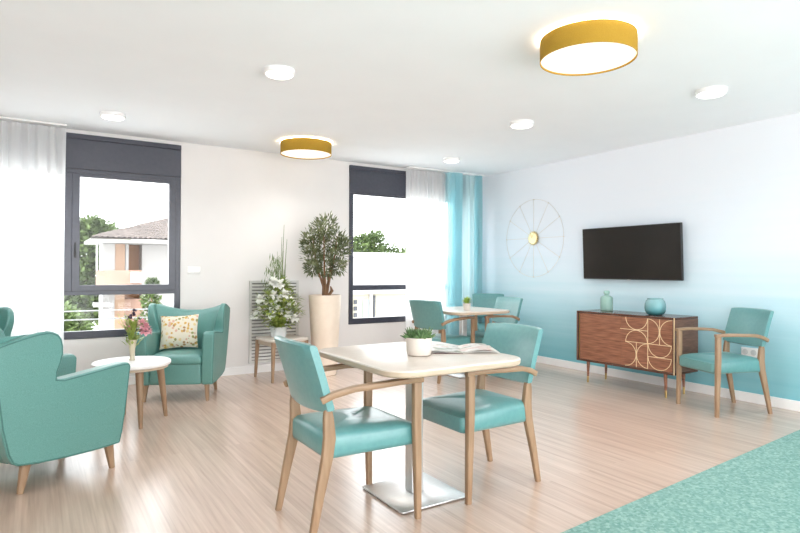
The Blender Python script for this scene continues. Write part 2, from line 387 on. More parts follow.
# ------------------------------------------------------------------ curtains
def curtain(name, label, x0, x1, mat, folds, amp, ybase=-0.15, zt=2.570, seed=0, wsq=0.0, bundles=()):
    rr = random.Random(seed); n = folds*14; rows = []
    ph = [rr.uniform(-.5, .5) for _ in range(folds+2)]
    for k in range(25):
        t = k/24; z = 0.015 + (zt-0.015)*(1-t)**1.0
        row = []
        for i in range(n+1):
            u = i/n; a = 2*PI*folds*u; j = int(u*folds); loc = ph[j]*(1-u*folds+j) + ph[j+1]*(u*folds-j)
            am = amp*(0.45 + 0.55*min(1, (zt-z)/0.5))*(1+0.4*loc)
            xx = x0 + (x1-x0)*u
            pin = math.exp(-((zt-z)/0.06)**2)
            y = ybase + am*math.sin(a+1.4*loc*(1-t)) + 0.25*am*math.sin(2.3*a+3*loc)
            y += 0.006*pin*math.sin(3*a)
            xx += wsq*math.sin(2*PI*u)*(x1-x0) + 0.008*math.sin(a*0.5+z*1.3)
            row.append((xx, y, z))
        rows.append(row)
    m = MB(); m.grid(rows)
    for bi, (a0, a1, off) in enumerate(bundles):      # cloth gathered into several layers
        rows2 = []
        for k in range(25):
            z = 0.015 + (zt-0.015)*(1-k/24); row = []
            for i in range(61):
                u = i/60; row.append((a0+(a1-a0)*u, ybase+off+0.016*math.sin(2*PI*u*(4+bi)+bi+.25*z)*(0.5+0.5*min(1, (zt-z)/.4)), z))
            rows2.append(row)
        m.grid(rows2)
    o = m.build(name, mat, angle=180)
    return tag(o, label, 'curtain')
curtain('sheer_curtain', 'white sheer curtain covering the left side of the left window', -7.0, -5.365, 'sheer', 17, 0.030, seed=3)
curtain('sheer_curtain', 'white sheer curtain on the right window, beside the teal curtain', -1.40, -0.735, 'sheer', 9, 0.026, ybase=-.105, seed=5)
curtain('teal_curtain', 'translucent teal blue curtain hanging in the far corner', -0.80, -0.185, 'tealcurtain', 6, 0.022, ybase=-.185, seed=9, bundles=((-.79, -.56, -.03), (-.78, -.55, -.045), (-.72, -.56, -.06), (-.68, -.56, -.075), (-.30, -.19, -.03), (-.28, -.19, -.045), (-.25, -.19, -.06)))
for nm, a, b, lab in (('curtain_rail', -7.0, -5.36, 'slim white ceiling curtain rail above the left window'), ('curtain_rail', -1.42, -0.10, 'slim white ceiling curtain rail above the right window and far corner')):
    tag(MB().box((a, -0.20, 2.582), (b, -0.10, 2.5995)).build(nm, 'white', bevel=0.004), lab, 'curtain rail')

# ------------------------------------------------------------------ dining chairs
def make_chair(label, loc, rz, group):
    t = thing('dining_chair', label, 'chair', loc, rz, group)
    for s in (1, -1):
        y = 0.243*s
        MB().bar([(0.262, y, 0), (0.257, y, 0.25), (0.252, y, 0.45), (0.252, y, 0.666)], [(0.030, 0.030), (0.036, 0.038), (0.038, 0.043), (0.034, 0.046)], (0, 1, 0)).build('leg', 'beech', t)
    for s in (1, -1):
        y = 0.200*s
        MB().bar([(-0.285, y+0.006*s, 0), (-0.245, y+0.003*s, 0.2), (-0.207, y, 0.37), (-0.197, y, 0.45), (-0.203, y, 0.54), (-0.206, y, 0.585), (-0.222, y*.98, 0.65)],
                 [(0.026, 0.030), (0.030, 0.042), (0.032, 0.054), (0.032, 0.058), (0.032, 0.048), (0.028, 0.034), (0.022, 0.016)], (0, 1, 0)).build('leg', 'beech', t)
    for s in (1, -1):
        P = [(-0.246, 0.219, 0.627), (-0.19, 0.232, 0.652), (-0.10, 0.256, 0.674), (0.02, 0.270, 0.680), (0.13, 0.268, 0.684), (0.22, 0.254, 0.682), (0.278, 0.243, 0.677)]
        MB().bar([(x, yy*s, z) for x, yy, z in P], [(0.026, 0.032), (0.034, 0.030), (0.044, 0.027), (0.050, 0.025), (0.050, 0.025), (0.046, 0.026), (0.040, 0.026)], (0, 1, 0)).build('armrest', 'beech_side', t)
    # upholstered seat: rounded block with a crowned top
    m = MB(); loops = []
    for sc, z in ((0.93, 0.354), (0.985, 0.361), (1.0, 0.378), (1.0, 0.440), (0.985, 0.456), (0.93, 0.469), (0.75, 0.482), (0.45, 0.490), (0.22, 0.4925), (0.06, 0.493)):
        loops.append([(x*sc+0.032, y*sc*(1 - .06*max(0, -x/.24)), z - 0.014*max(0, (x/0.24))**3*(1 if z > 0.44 else 0)) for x, y in rrect(0.505, 0.446, 0.035, 5)])
    m.loft(loops); m.build('seat', 'vinyl', t, angle=60)
    # upholstered back: curved slab wrapped round the posts
    m = MB(); rows = []; NY = 14
    for i in range(NY+1):
        u = -1+2*i/NY; y = 0.223*u
        cv = 0.030*(u*u); e = abs(u)**8
        zb = 0.572 - 0.010*(1-u*u); zt2 = 0.882 + 0.004*(1-u*u)
        th = 0.024*(1-0.25*e)
        loop = []
        for k, (tz, side) in enumerate([(0, -1), (.03, -1.0), (.25, -1), (.5, -1), (.75, -1), (.97, -1), (1.0, -.55), (1.0, .55), (.97, 1), (.75, 1), (.5, 1), (.25, 1), (.03, 1), (0, .5), (0, -.5)]):
            tz2 = 0.015*e + tz*(1-0.03*e)
            z = zb + (zt2-zb)*tz2
            xc = -0.222 - 0.27*(z-0.57) - 0.12*(z-0.57)**2 + cv
            if k == 0: side = -.8
            loop.append((xc + side*th - 0.004, y, z))
        rows.append(loop)
    m.loft(rows); m.build('backrest', 'vinyl', t, angle=50)
    return t
GC = 'teal dining chairs with beech frames'
ch0 = make_chair('teal dining chair at the left side of the near table, nearest the camera', (-4.278, -3.995, 0), 0.0, GC)
dup(ch0, 'teal dining chair at the right side of the near table', (-3.437, -3.995, 0), PI)
dup(ch0, 'teal dining chair standing alone beside the walnut sideboard', (-0.485, -3.833, 0), math.radians(158))
dup(ch0, 'teal dining chair at the left of the far table, nearest the right window', (-1.73, -1.36, 0), math.radians(12))
dup(ch0, 'teal dining chair at the right of the far table, pale back towards window', (-0.97, -1.33, 0), math.radians(177))
dup(ch0, 'teal dining chair behind the far table, close to the corner', (-0.39, -0.68, 0), math.radians(-122))

# ------------------------------------------------------------------ square tables
def make_table(label, loc, group):
    t = thing('dining_table', label, 'table', loc, 0, group)
    m = MB(); o = [(x+.012, y+.005) for x, y in rrect(0.83, 0.91, 0.13, 10)]
    m.loft([[(x*s, y*s, z) for x, y in o] for s, z in ((0.975, 0.724), (0.995, 0.729), (1.0, 0.735), (1.0, 0.752))])
    m.build('table_edge', 'edgewood', t, angle=50)
    m = MB(); m.loft([[(x*s, y*s, z) for x, y in o] for s, z in ((1.0, 0.7522), (0.997, 0.7575), (0.99, 0.759))]); m.build('tabletop', 'palewood', t, angle=50)
    MB().box((-0.036, -0.036, 0.013), (0.036, 0.036, 0.716)).build('column', 'steel', t, bevel=0.006, seg=3)
    m = MB(); o = rrect(0.42, 0.42, 0.015, 4); m.loft([[(x*s, y*s, z) for x, y in o] for s, z in ((0.99, 0.004), (1, 0.007), (1, 0.012), (0.995, 0.0135))]); m.build('base_plate', 'steel', t, angle=50)
    for a in (1, -1):
        for b in (1, -1): MB().lathe([(0.014, 0), (0.014, 0.005)], 12, (a*.19, b*.19, 0)).build('glide', 'black', t)
    MB().box((-0.12, -0.12, 0.715), (0.12, 0.12, 0.7235)).build('mounting_plate', 'steel', t, bevel=0.002)
    return t
tb = make_table('pale wood square table in the foreground with potted succulent and magazine', (-3.858, -3.968, 0), 'square steel-based tables')
t = dup(tb, 'pale wood square table farther back, by the curtains in the corner', (-1.40, -1.33, 0)); t.scale = (.96, .92, 1)

# ------------------------------------------------------------------ armchairs
def make_armchair(label, loc, rz, group):
    t = thing('armchair', label, 'armchair', loc, rz, group)
    poly = [(.29, .152), (.308, .22), (.322, .33), (.334, .45), (.344, .57), (.349, .612), (.343, .631), (.327, .640), (.29, .641), (.209, .633), (.12, .622), (.03, .611), (-.07, .600), (-.112, .606),
            (-.108, .640), (-.090, .690), (-.078, .740), (-.080, .785), (-.090, .825), (-.110, .853), (-.140, .868), (-.165, .873), (-.215, .869), (-.27, .859), (-.335, .843), (-.40, .825), (-.432, .812), (-.444, .785),
            (-.438, .70), (-.420, .55), (-.395, .38), (-.36, .24), (-.335, .19), (-.30, .17), (-.20, .157), (-.05, .148), (.12, .145), (.22, .147)]
    out = lambda z: 0.338 + 0.036*(z-0.15)/0.72
    thick = lambda z: .105 if z < .6 else .105-.058*(z-.6)/.27
    for s in (1, -1):
        def fy(k, x, z):
            return s*(out(z) if k else out(z)-thick(z))
        MB().prism(poly, 0, 1, fy).build('side_panel', 'fabric', t, bevel=0.014, seg=3, angle=50)
        # piping along the outer edge of the side panel
        pp = [(x, s*(out(z)+0.001), z) for x, z in poly]
        c = Vector((0, 0, 0.45)); q = []
        n = len(poly)
        for i in range(n):
            a = Vector(poly[i-1]); b = Vector(poly[(i+1) % n]); d = (b-a).normalized(); nn = Vector((-d.y, d.x))
            p = Vector(poly[i]) + nn*0.0105
            q.append((p.x, s*(out(p.y)-0.0025), p.y))
        q.append(q[0]); q2 = q
        MB().tube(q2, 0.0045, 6).build('piping', 'piping', t)
    # back: curved between the wings, dipping in the middle
    m = MB(); rows = []; NY = 16
    for i in range(NY+1):
        u = -1+2*i/NY; zt = 0.800 + 0.062*abs(u)**2.2; yb = 0.245*u; yt = 0.325*u
        loop = []
        prof = [(-.145, .42), (-.165, .55), (-.185, .66), (-.235, zt-.05), (-.262, zt-.012), (-.295, zt), (-.39, zt-.006), (-.424, zt-.03), (-.432, .70), (-.415, .55), (-.39, .38), (-.35, .22), (-.32, .175), (-.18, .17), (-.15, .30)]
        for x, z in prof:
            front = x > -.30 and z > .4
            y = yb + (yt-yb)*max(0, min(1, (z-0.15)/0.65))
            xx = x + (0.055*u*u if front else -0.03*(1-u*u))
            loop.append((xx, y, z))
        rows.append(loop)
    m.loft(rows); m.build('backrest', 'fabric', t, angle=60)
    # seat block with crowned cushion
    m = MB(); loops = []
    o = rrect(0.50, 0.480, 0.03, 4)
    for s, z in ((0.97, 0.158), (0.995, 0.165), (1.0, 0.19), (1.0, 0.34)): loops.append([(x*s+.06, y*s, z) for x, y in o])
    m.loft(loops); m.build('seat_base', 'fabric', t, angle=50)
    m = MB(); loops = []
    for s, z in ((0.985, 0.342), (1.01, 0.352), (1.02, 0.375), (1.01, 0.400), (0.96, 0.417), (0.80, 0.428), (0.5, 0.438), (0.1, 0.442)): loops.append([(x*s+.062, y*s, z) for x, y in o])
    m.loft(loops); m.build('seat_cushion', 'fabric', t, angle=60)
    for sx, xx in ((1, .245), (-1, -.225)):
        for s in (1, -1):
            a = (0.277 if sx > 0 else .25)*s
            MB().bar([(xx+.022*sx*(1 if sx > 0 else 1.6), a+.012*s, 0.0), (xx, a, 0.165)], [(0.028, 0.030), (0.046, 0.055)], (0, 1, 0)).build('leg', 'beech', t)
    for ch in list(t.children):
        ch.data.transform(Matrix.Diagonal((.955, .97, 1, 1)))
    return t
GA = 'sea green wing armchairs'
ac = make_armchair('sea green wing armchair in the left foreground, seen from its side', (-5.555, -2.525, 0), math.radians(25.7), GA)
dup(ac, 'sea green wing armchair holding a floral cushion, under the left window', (-4.40, -0.80, 0), math.radians(-116))
dup(ac, 'sea green wing armchair cut off at the left edge, before the sheer curtain', (-5.955, -0.79, 0), math.radians(-45))

# floral cushion leaning in the armchair
def pillow(name, mat, w, h, th):
    m = MB(); n = 14; top = []; bot = []
    for i in range(n+1):
        u = -1+2*i/n; r1 = []; r2 = []
        for j in range(n+1):
            v = -1+2*j/n
            k = (1-abs(u)**2.6)*(1-abs(v)**2.6); k = max(k, 0)**0.5
            px = w/2*u*(1-0.07*(1-v*v)); pz = h/2*v*(1-0.07*(1-u*u))
            r1.append((px, -th/2*k, pz)); r2.append((px, th/2*k, pz))
        top.append(r1); bot.append(r2)
    m.grid(top); m.grid(bot); return m
pc = pillow('cushion', 'floral', 0.36, 0.33, 0.12).build('cushion', 'floral', angle=180)
tag(pc, 'square cream cushion with yellow and pink floral print in the armchair', 'cushion')
af = math.radians(-116); fw = Vector((math.cos(af), math.sin(af), 0)); lf = Vector((-fw.y, fw.x, 0))
pos = Vector((-4.40, -0.80, 0)) + fw*(-0.055) + lf*(-0.055)
pc.matrix_world = Matrix.Translation((pos.x, pos.y, 0.605)) @ Matrix.Rotation(af+PI/2, 4, 'Z') @ Matrix.Rotation(math.radians(-17), 4, 'X') @ Matrix.Rotation(math.radians(-3), 4, 'Y')

# ------------------------------------------------------------------ round side table and bud vase
t = thing('round_side_table', 'small round white topped table with tapered wooden legs among the armchairs', 'side table', (-4.952, -1.575, 0))
MB().lathe([(0.27, 0.446), (0.284, 0.452), (0.288, 0.462), (0.288, 0.474), (0.283, 0.479)], 56).build('tabletop', 'white', t)
MB().lathe([(0.23, 0.425), (0.266, 0.427), (0.266, 0.4458)], 56).build('top_rim', 'edgewood', t)
for a in (5, 92, 183, 272):
    a = math.radians(a+4); c, s = math.cos(a), math.sin(a)
    MB().tube([(0.265*c, 0.265*s, 0), (0.240*c, 0.240*s, 0.22), (0.215*c, 0.215*s, 0.428)], [0.015, 0.024, 0.030], 14).build('leg', 'beech', t)

vx, vy = -4.945, -1.52
t = thing('flower_vase', 'slim white vase of pink blooms and dark berries on the round table', 'vase', (vx, vy, 0.479))
MB().lathe([(0.022, 0), (0.024, 0.004), (0.019, 0.012), (0.017, 0.04), (0.022, 0.09), (0.031, 0.14), (0.038, 0.165), (0.035, 0.165), (0.028, 0.14), (0.019, 0.09)], 24).build('vase_body', 'vaseglaze', t)
m = MB()
for k in range(130):
    a = rnd(0, 2*PI); e = rnd(0.35, 1.4); r0 = rnd(0, 0.05); z = rnd(0.11, 0.29)
    m.leaf((r0*math.cos(a), r0*math.sin(a), z), (math.cos(a)*math.cos(e), math.sin(a)*math.cos(e), math.sin(e)), rnd(.04, .09), rnd(.014, .026))
for k in range(14):
    a = rnd(0, 2*PI); r = rnd(.04, .11); m.tube([(0, 0, .1), (r*.4*math.cos(a), r*.4*math.sin(a), .24), (r*math.cos(a), r*math.sin(a), rnd(.30, .38))], .0025, 5)
m.build('foliage', 'leaf_fresh', t)
# camera side right is about (0.84,-0.54)
for dx, dz, col, R in ((.095, .235, 'pink', .052), (.075, .295, 'pink', .042), (.125, .27, 'pink', .036), (-.03, .26, 'pink', .022), (-.06, .345, 'petal', .018), (.02, .33, 'petal', .018)):
    m = MB(); c = Vector((.84*dx+rnd(-.02, .02), -.54*dx-.02, dz))
    for k in range(34):
        d = Vector((rnd(-1, 1), rnd(-1, 1), rnd(-.5, 1))).normalized(); m.leaf(c+d*R*0.2, d, R, R*0.7, bend=.4)
    m.build('bloom', col, t)
for k in range(9):
    dx = rnd(-.07, .05); MB().sphere((.84*dx+rnd(-.02, .02), -.54*dx+rnd(-.02, .02), rnd(.33, .41)), rnd(.008, .013), 8, 6).build('berry', 'berry', t)

# ------------------------------------------------------------------ plant table, flower arrangement, grille
t = thing('square_side_table', 'small pale wooden table under the white flower arrangement by the grille', 'side table', (-3.275, -0.445, 0), math.radians(6))
m = MB(); o = rrect(0.46, 0.46, 0.07, 6)
m.loft([[(x*s, y*s, z) for x, y in o] for s, z in ((0.97, 0.425), (0.995, 0.432), (1, 0.44), (1, 0.452), (0.99, 0.455))]); m.build('tabletop', 'palewood', t, angle=50)
MB().box((-.20, -.20, .375), (.20, .20, .4245)).build('apron', 'edgewood', t, bevel=.003)
for a in (1, -1):
    for b in (1, -1):
        MB().bar([(a*.215, b*.215, 0), (a*.198, b*.198, .4245)], [(.026, .026), (.044, .044)], (1, 0, 0)).build('leg', 'beech', t)

px, py, pz = -3.305, -0.42, 0.4555
t = thing('flower_arrangement', 'tall arrangement of white flowers, greenery and reeds in a pale pot', 'flowers', (px, py, pz))
MB().lathe([(0.075, 0), (0.085, 0.01), (0.09, 0.10), (0.092, 0.115), (0.082, 0.115), (0.078, 0.085), (0.02, 0.08)], 28).build('pot', 'ceramic_grey', t)
m = MB(); rg = random.Random(4)
for k in range(820):
    a = rg.uniform(0, 2*PI); z = rg.uniform(.10, .62)
    prof = 0.30*math.sin(PI*min(1, (z-.02)/.66))**0.8*(1-0.5*(z/.72)**2)
    r = prof*rg.uniform(.15, .92)
    d = Vector((math.cos(a), math.sin(a), rg.uniform(-.5, 1.1)))
    m.leaf((r*math.cos(a), r*math.sin(a), z), d, rg.uniform(.05, .11), rg.uniform(.026, .052), bend=rg.uniform(0, .5))
for k in range(26):
    a = rg.uniform(0, 2*PI); r = rg.uniform(.08, .24); m.tube([(0.02*math.cos(a), .02*math.sin(a), .08), (r*.5*math.cos(a), r*.5*math.sin(a), .25), (r*math.cos(a), r*math.sin(a), rg.uniform(.3, .6))], .003, 5)
m.build('foliage', 'leaf_fresh', t)
m = MB()
for k in range(13):
    dx = rg.uniform(-.05, .10); dy = rg.uniform(-.06, .06); h = rg.uniform(.72, 1.02)
    m.tube([(dx*.3, dy*.3, .1), (dx*.7, dy*.8, h*.6), (dx*.8+.01, dy, h)], [.006, .005, .0015], 5)
for h, dx in ((1.26, .055), (1.12, .03), (1.10, .09)): m.tube([(.01, 0, .1), (dx*.7, .0, h*.6), (dx, -.01, h)], [.006, .005, .002], 5)
for k in range(150):
    dx = rg.uniform(-.20, .06); h = rg.uniform(.55, .86); dx *= (1.0-(h-.55)*1.6)
    m.leaf((dx, rg.uniform(-.06, .06), h), (rg.uniform(-.7, .5), rg.uniform(-.4, .4), 1), rg.uniform(.04, .10), .010)
m.build('reed', 'leaf_stem', t)
fl = [(-.20, .30), (-.235, .24), (-.10, .40), (-.03, .345), (.02, .30), (-.05, .26), (.04, .42), (.0, .60), (.13, .26), (.16, .40), (-.02, .48), (-.17, .43), (.09, .48), (.20, .22), (.05, .60), (-.04, .62)]
for dx, dz in fl:
    m = MB(); R = rg.uniform(.052, .074); dd = rg.uniform(.10, .2)*(1-abs(dx)*1.5)
    c = Vector((.84*dx-.54*dd, -.54*dx-.84*dd, dz))
    for k in range(26):
        d = Vector((rg.uniform(-1, 1), rg.uniform(-1, .5), rg.uniform(-.6, 1))).normalized(); m.leaf(c+d*R*.15, d, R, R*.85, bend=.4)
    m.build('white_flower', 'petal', t)

t = thing('wall_grille', 'pale grey louvred ventilation grille on the back wall behind the flowers', 'grille', (-3.205, -0.0005, 0.115))
f = MB(); f.box((-.305, -.02, 0), (-.275, 0, .965)); f.box((.275, -.02, 0), (.305, 0, .965)); f.box((-.305, -.0195, 0), (.305, 0, .03)); f.box((-.305, -.0195, .935), (.305, 0, .965)); f.box((-.008, -.018, .03), (.008, -.001, .935))
f.build('frame', 'grille', t, bevel=.002)
MB().box((-.275, -.003, .03), (.275, -.0005, .935)).build('backing', 'grille_back', t)
for k in range(23):
    z = .040+k*.0390
    MB().loft([[(-.275, -.016, z), (-.275, -.014, z+.022), (-.275, -.004, z+.024), (-.275, -.006, z+.002)], [(.275, -.016, z), (.275, -.014, z+.022), (.275, -.004, z+.024), (.275, -.006, z+.002)]]).build('louvre', 'grille', t)

# ------------------------------------------------------------------ tall planter with tree
t = thing('potted_tree', 'bushy small tree in a tall tapered cream planter by the right window', 'plant', (-2.775, -0.50, 0))
MB().lathe([(0.130, 0), (0.137, 0.006), (0.157, 0.35), (0.176, 0.70), (0.187, 0.905), (0.187, 0.92), (0.175, 0.92), (0.170, 0.89)], 40).build('planter', 'planter', t)
MB().lathe([(0.170, 0.87), (0.170, 0.895), (0.05, 0.905), (0.005, 0.905)], 32).build('soil', 'soil', t)
m = MB(); rg = random.Random(11); tips = []
for k in range(5):
    a = 2*PI*k/5+.4; r1 = .05; p = [(.02*math.cos(a), .02*math.sin(a), .90), (.03*math.cos(a)+.01, .03*math.sin(a), 1.02), (.07*math.cos(a), .07*math.sin(a), 1.16), (.12*math.cos(a), .12*math.sin(a), 1.38), (.15*math.cos(a), .15*math.sin(a), 1.6)]
    m.tube(p, [.017, .014, .011, .007, .003], 8); tips += p[2:]
m.tube([(0.03, -.02, .9), (.07, -.04, .97), (.055, -.03, 1.02)], [.016, .02, .008], 8)
m.build('trunk', 'bark', t)
m = MB()
blobs = [(.02, 0, 1.48, .20), (-.10, .05, 1.55, .16), (.11, -.05, 1.55, .15), (.02, .02, 1.72, .13), (-.11, .05, 1.36, .14), (.13, -.08, 1.38, .13), (.01, .0, 1.26, .13), (-.15, .10, 1.48, .10), (.17, -.10, 1.48, .10), (-.03, .03, 1.66, .12), (-.12, .06, 1.24, .09), (.12, -.07, 1.25, .09)]
for k in range(2300):
    bx, by, bz, br = rg.choice(blobs); d = Vector((rg.gauss(0, 1), rg.gauss(0, 1), rg.gauss(0, 1))).normalized(); r = br*rg.uniform(.2, 1)**.5
    p = Vector((bx, by, bz)) + d*r
    m.leaf(p, d+Vector((0, 0, rg.uniform(-.3, .8))), rg.uniform(.035, .075), rg.uniform(.014, .026), up=(rg.uniform(-1, 1), rg.uniform(-1, 1), 1))
for k in range(60):
    bx, by, bz, br = rg.choice(blobs); d = Vector((rg.gauss(0, 1), rg.gauss(0, 1), rg.uniform(-.2, 1))).normalized()
    m.tube([(bx*.5, by*.5, bz-.12), tuple(Vector((bx, by, bz))+d*br*.9)], [.003, .0015], 4)
m.build('foliage', 'leaf_olive', t)

# ------------------------------------------------------------------ succulents and magazine
t = thing('potted_succulent', 'spiky green succulent in a squat cream pot on the near table', 'plant', (-3.872, -4.03, 0.7593))
MB().lathe([(0.055, 0), (0.064, 0.004), (0.067, 0.02), (0.069, 0.092), (0.066, 0.096), (0.060, 0.094), (0.058, 0.078)], 32).build('pot', 'ceramic', t)
MB().lathe([(0.058, 0.068), (0.0585, 0.078), (0.005, 0.082)], 24).build('soil', 'soil', t)
m = MB(); rg = random.Random(3)
for cx, cy, R in ((-.035, .02, 1), (.03, -.02, 1), (0, .035, .8), (-.01, -.035, .9), (.035, .03, .75)):
    for k in range(22):
        a = k*2.4; e = .25+1.2*k/22; L = R*rg.uniform(.052, .075)
        d = Vector((math.cos(a)*math.cos(e), math.sin(a)*math.cos(e), math.sin(e)))
        m.tube([(cx, cy, .082), tuple(Vector((cx, cy, .085))+d*L*.5), tuple(Vector((cx, cy, .085))+d*L)], [.006, .008, .001], 6)
m.build('leaf_rosette', 'succulent', t)
t = thing('potted_plant', 'lime green leafy plant in a small white pot on the far table', 'plant', (-1.50, -1.52, 0.7593)); t.scale = (.78, .78, .8)
MB().lathe([(0.040, 0), (0.048, 0.003), (0.056, 0.10), (0.050, 0.10), (0.046, 0.085)], 24).build('pot', 'ceramic', t)
m = MB()
for k in range(120):
    a = rnd(0, 2*PI); e = rnd(.1, 1.4); m.leaf((.02*math.cos(a), .02*math.sin(a), rnd(.09, .15)), (math.cos(a)*math.cos(e), math.sin(a)*math.cos(e), math.sin(e)), rnd(.04, .075), rnd(.018, .03))
m.build('foliage', 'lime', t)

t = thing('magazine', 'open colour magazine lying on the near table right of the succulent', 'magazine', (-3.56, -3.99, 0.7593), math.radians(-30))
def page(x0, x1, curve, z0, mat, nm, d=0.27):
    rows = []
    for i in range(13):
        u = i/12; x = x0+(x1-x0)*u; z = z0+curve(u); rows.append([(x, -d/2, z), (x, -d*.15, z), (x, d*.2, z), (x, d/2, z)])
    b = [[(p[0], p[1], p[2]-.0015) for p in r] for r in rows]
    m = MB(); m.loft([r + rb[::-1] for r, rb in zip(rows, b)]); return m.build(nm, mat, t, angle=60)
page(-0.003, -0.208, lambda u: .0004 + .012*max(0, u-.75)/.25, .0008, 'plum', 'cover', .276)
page(0, -0.20, lambda u: .006*math.sin(PI*u*.9)+.002, .001, 'paper', 'page_block')
page(0, 0.20, lambda u: .007*math.sin(PI*u*.9)+.002, .001, 'paper', 'page_block')
page(0, -0.195, lambda u: .008*math.sin(PI*u*.9)+.003+.008*u*u, .002, 'page', 'left_page')
page(0, 0.195, lambda u: .009*math.sin(PI*u*.85)+.003, .002, 'page', 'right_page')
page(0, 0.17, lambda u: .016*math.sin(PI*u*.75), .006, 'page', 'lifted_page')

# ------------------------------------------------------------------ sideboard
SBL = 1.13
t = thing('sideboard', 'long walnut sideboard with gold arc inlay on slim brass tipped legs', 'sideboard', (-0.355, -2.845, 0), math.radians(1.5))
D2 = 0.205; L2 = SBL/2; zb, zt = .232, .775
f = MB(); f.box((-D2, -L2, zt-.022), (D2, L2, zt)); f.build('top_panel', 'walnut_dark', t, bevel=.003)
MB().box((-D2, -L2, zb), (D2, L2, zb+.022)).build('bottom_panel', 'walnut_dark', t, bevel=.003)
for s in (1, -1): MB().box((-D2, s*L2-(.022 if s > 0 else 0), zb+.0225), (D2, s*L2+(0 if s > 0 else .022), zt-.0225)).build('side_panel', 'walnut_side', t, bevel=.002)
MB().box((-D2+.03, -L2+.0225, zb+.0225), (D2-.001, L2-.0225, zt-.0225)).build('cabinet_body', 'walnut_dark', t)
xf = -D2-.001
MB().box((xf, .001, zb+.024), (-D2+.028, L2-.045, zt-.024)).build('door', 'walnut', t, bevel=.0015)
dr = MB().box((xf, -L2+.024, zb+.024), (-D2+.028, -.001, zt-.024)).build('door', 'walnut', t, bevel=.0015)
MB().box((xf-.001, L2-.043, zb+.024), (-D2+.02, L2-.036, zt-.024)).build('brass_strip', 'brass', t)
MB().box((xf+.002, -L2+.0005, zb+.002), (-D2-.0002, -L2+.010, zt-.002)).build('brass_strip', 'inlay', t)
# inlay: two columns of half circles, built as thin flat bands standing proud of the door
R = (zt-zb-.05)/4; zt0 = zt-.025; W_ = .0055
def band(m, pts):
    loops = []
    for i, p in enumerate(pts):
        a = Vector(pts[max(i-1, 0)]); b = Vector(pts[min(i+1, len(pts)-1)]); d = (b-a).normalized(); nn = Vector((-d.y, d.x))*W_/2; p = Vector(p)
        loops.append([(xf-.0025, (p+nn).x, (p+nn).y), (xf-.0025, (p-nn).x, (p-nn).y), (xf+.001, (p-nn).x, (p-nn).y), (xf+.001, (p+nn).x, (p+nn).y)])
    m.loft(loops)
def arc(c, r, a0, a1, n=20): return [(c[0]+r*math.cos(math.radians(a0+(a1-a0)*i/n)), c[1]+r*math.sin(math.radians(a0+(a1-a0)*i/n))) for i in range(n+1)]
m = MB(); r = R*.97
# photo right is local -y: u = distance towards the right end
yB0 = -L2+.027; cB = yB0+R; yM = yB0+2*R; cA = yM+R; yE = yM+2*R
band(m, arc((cA, zt0), r, 180, 360)); band(m, [(yE+.06, zt0-R), (yM, zt0-R)]); band(m, arc((cA, zt0-2*R), r, 0, 180)); band(m, [(yE, zt0-2*R), (yM, zt0-2*R)])
band(m, [(cA + (yE-cA)*1.0 - r*math.cos(math.radians(a)), zt0-3*R + r*math.sin(math.radians(a))) for a in range(-90, 91, 9)])
band(m, [(yM + r*math.cos(math.radians(a)), zt0-3*R + r*math.sin(math.radians(a))) for a in range(-90, 91, 9)])
band(m, [(cA, zt0-2*R), (cA, zt0-4*R)])
band(m, [(yM, zt0), (yM, zt0-4*R)])
band(m, [(yM - r*math.cos(math.radians(a)), zt0-R + r*math.sin(math.radians(a))) for a in range(-90, 91, 9)])
band(m, [(yB0 + r*math.cos(math.radians(a)), zt0-R + r*math.sin(math.radians(a))) for a in range(-90, 91, 9)])
band(m, [(cB, zt0), (cB, zt0-2*R)])
band(m, [(yM, zt0-2*R), (yB0, zt0-2*R)]); band(m, arc((cB, zt0-2*R), r, 180, 360)); band(m, [(yM, zt0-3*R), (yB0, zt0-3*R)]); band(m, arc((cB, zt0-3*R), r, 180, 360))
m.build('inlay', 'inlay', dr)
for a in (1, -1):
    for b in (1, -1):
        x, y = a*(D2-.05), b*(L2-.12)
        lg = MB().tube([(x, y+b*.004, .07), (x, y, zb)], [.0115, .019], 16).build('leg', 'walnut', t)
        MB().tube([(x, y+b*.006, 0), (x, y+b*.004, .0705)], [.009, .012], 16).build('brass_tip', 'brass', lg)
t = thing('bottle_vase', 'sage green bottle shaped vase with narrow neck on the sideboard', 'vase', (-0.29, -2.46, 0.7753))
MB().lathe([(0.058, 0), (0.064, 0.005), (0.066, 0.03), (0.066, 0.135), (0.060, 0.152), (0.040, 0.162), (0.026, 0.168), (0.024, 0.178)], 32, cap1=False).build('body', 'sage', t)
MB().lathe([(0.0245, 0.1775), (0.030, 0.184), (0.033, 0.195), (0.032, 0.212), (0.026, 0.220), (0.018, 0.219), (0.017, 0.19)], 24, cap0=False).build('neck', 'sage', t)
t = thing('glass_vase', 'round teal tinted glass vase with open top on the sideboard', 'vase', (-0.37, -3.10, 0.7753))
MB().lathe([(0.01, 0.001), (0.06, 0.001), (0.080, 0.010), (0.096, 0.04), (0.101, 0.075), (0.098, 0.11), (0.088, 0.14), (0.074, 0.155), (0.078, 0.166), (0.071, 0.166), (0.069, 0.155), (0.083, 0.138), (0.093, 0.108), (0.096, 0.075), (0.09, 0.042), (0.074, 0.018), (0.01, 0.016)], 40).build('bowl', 'tealglass', t)

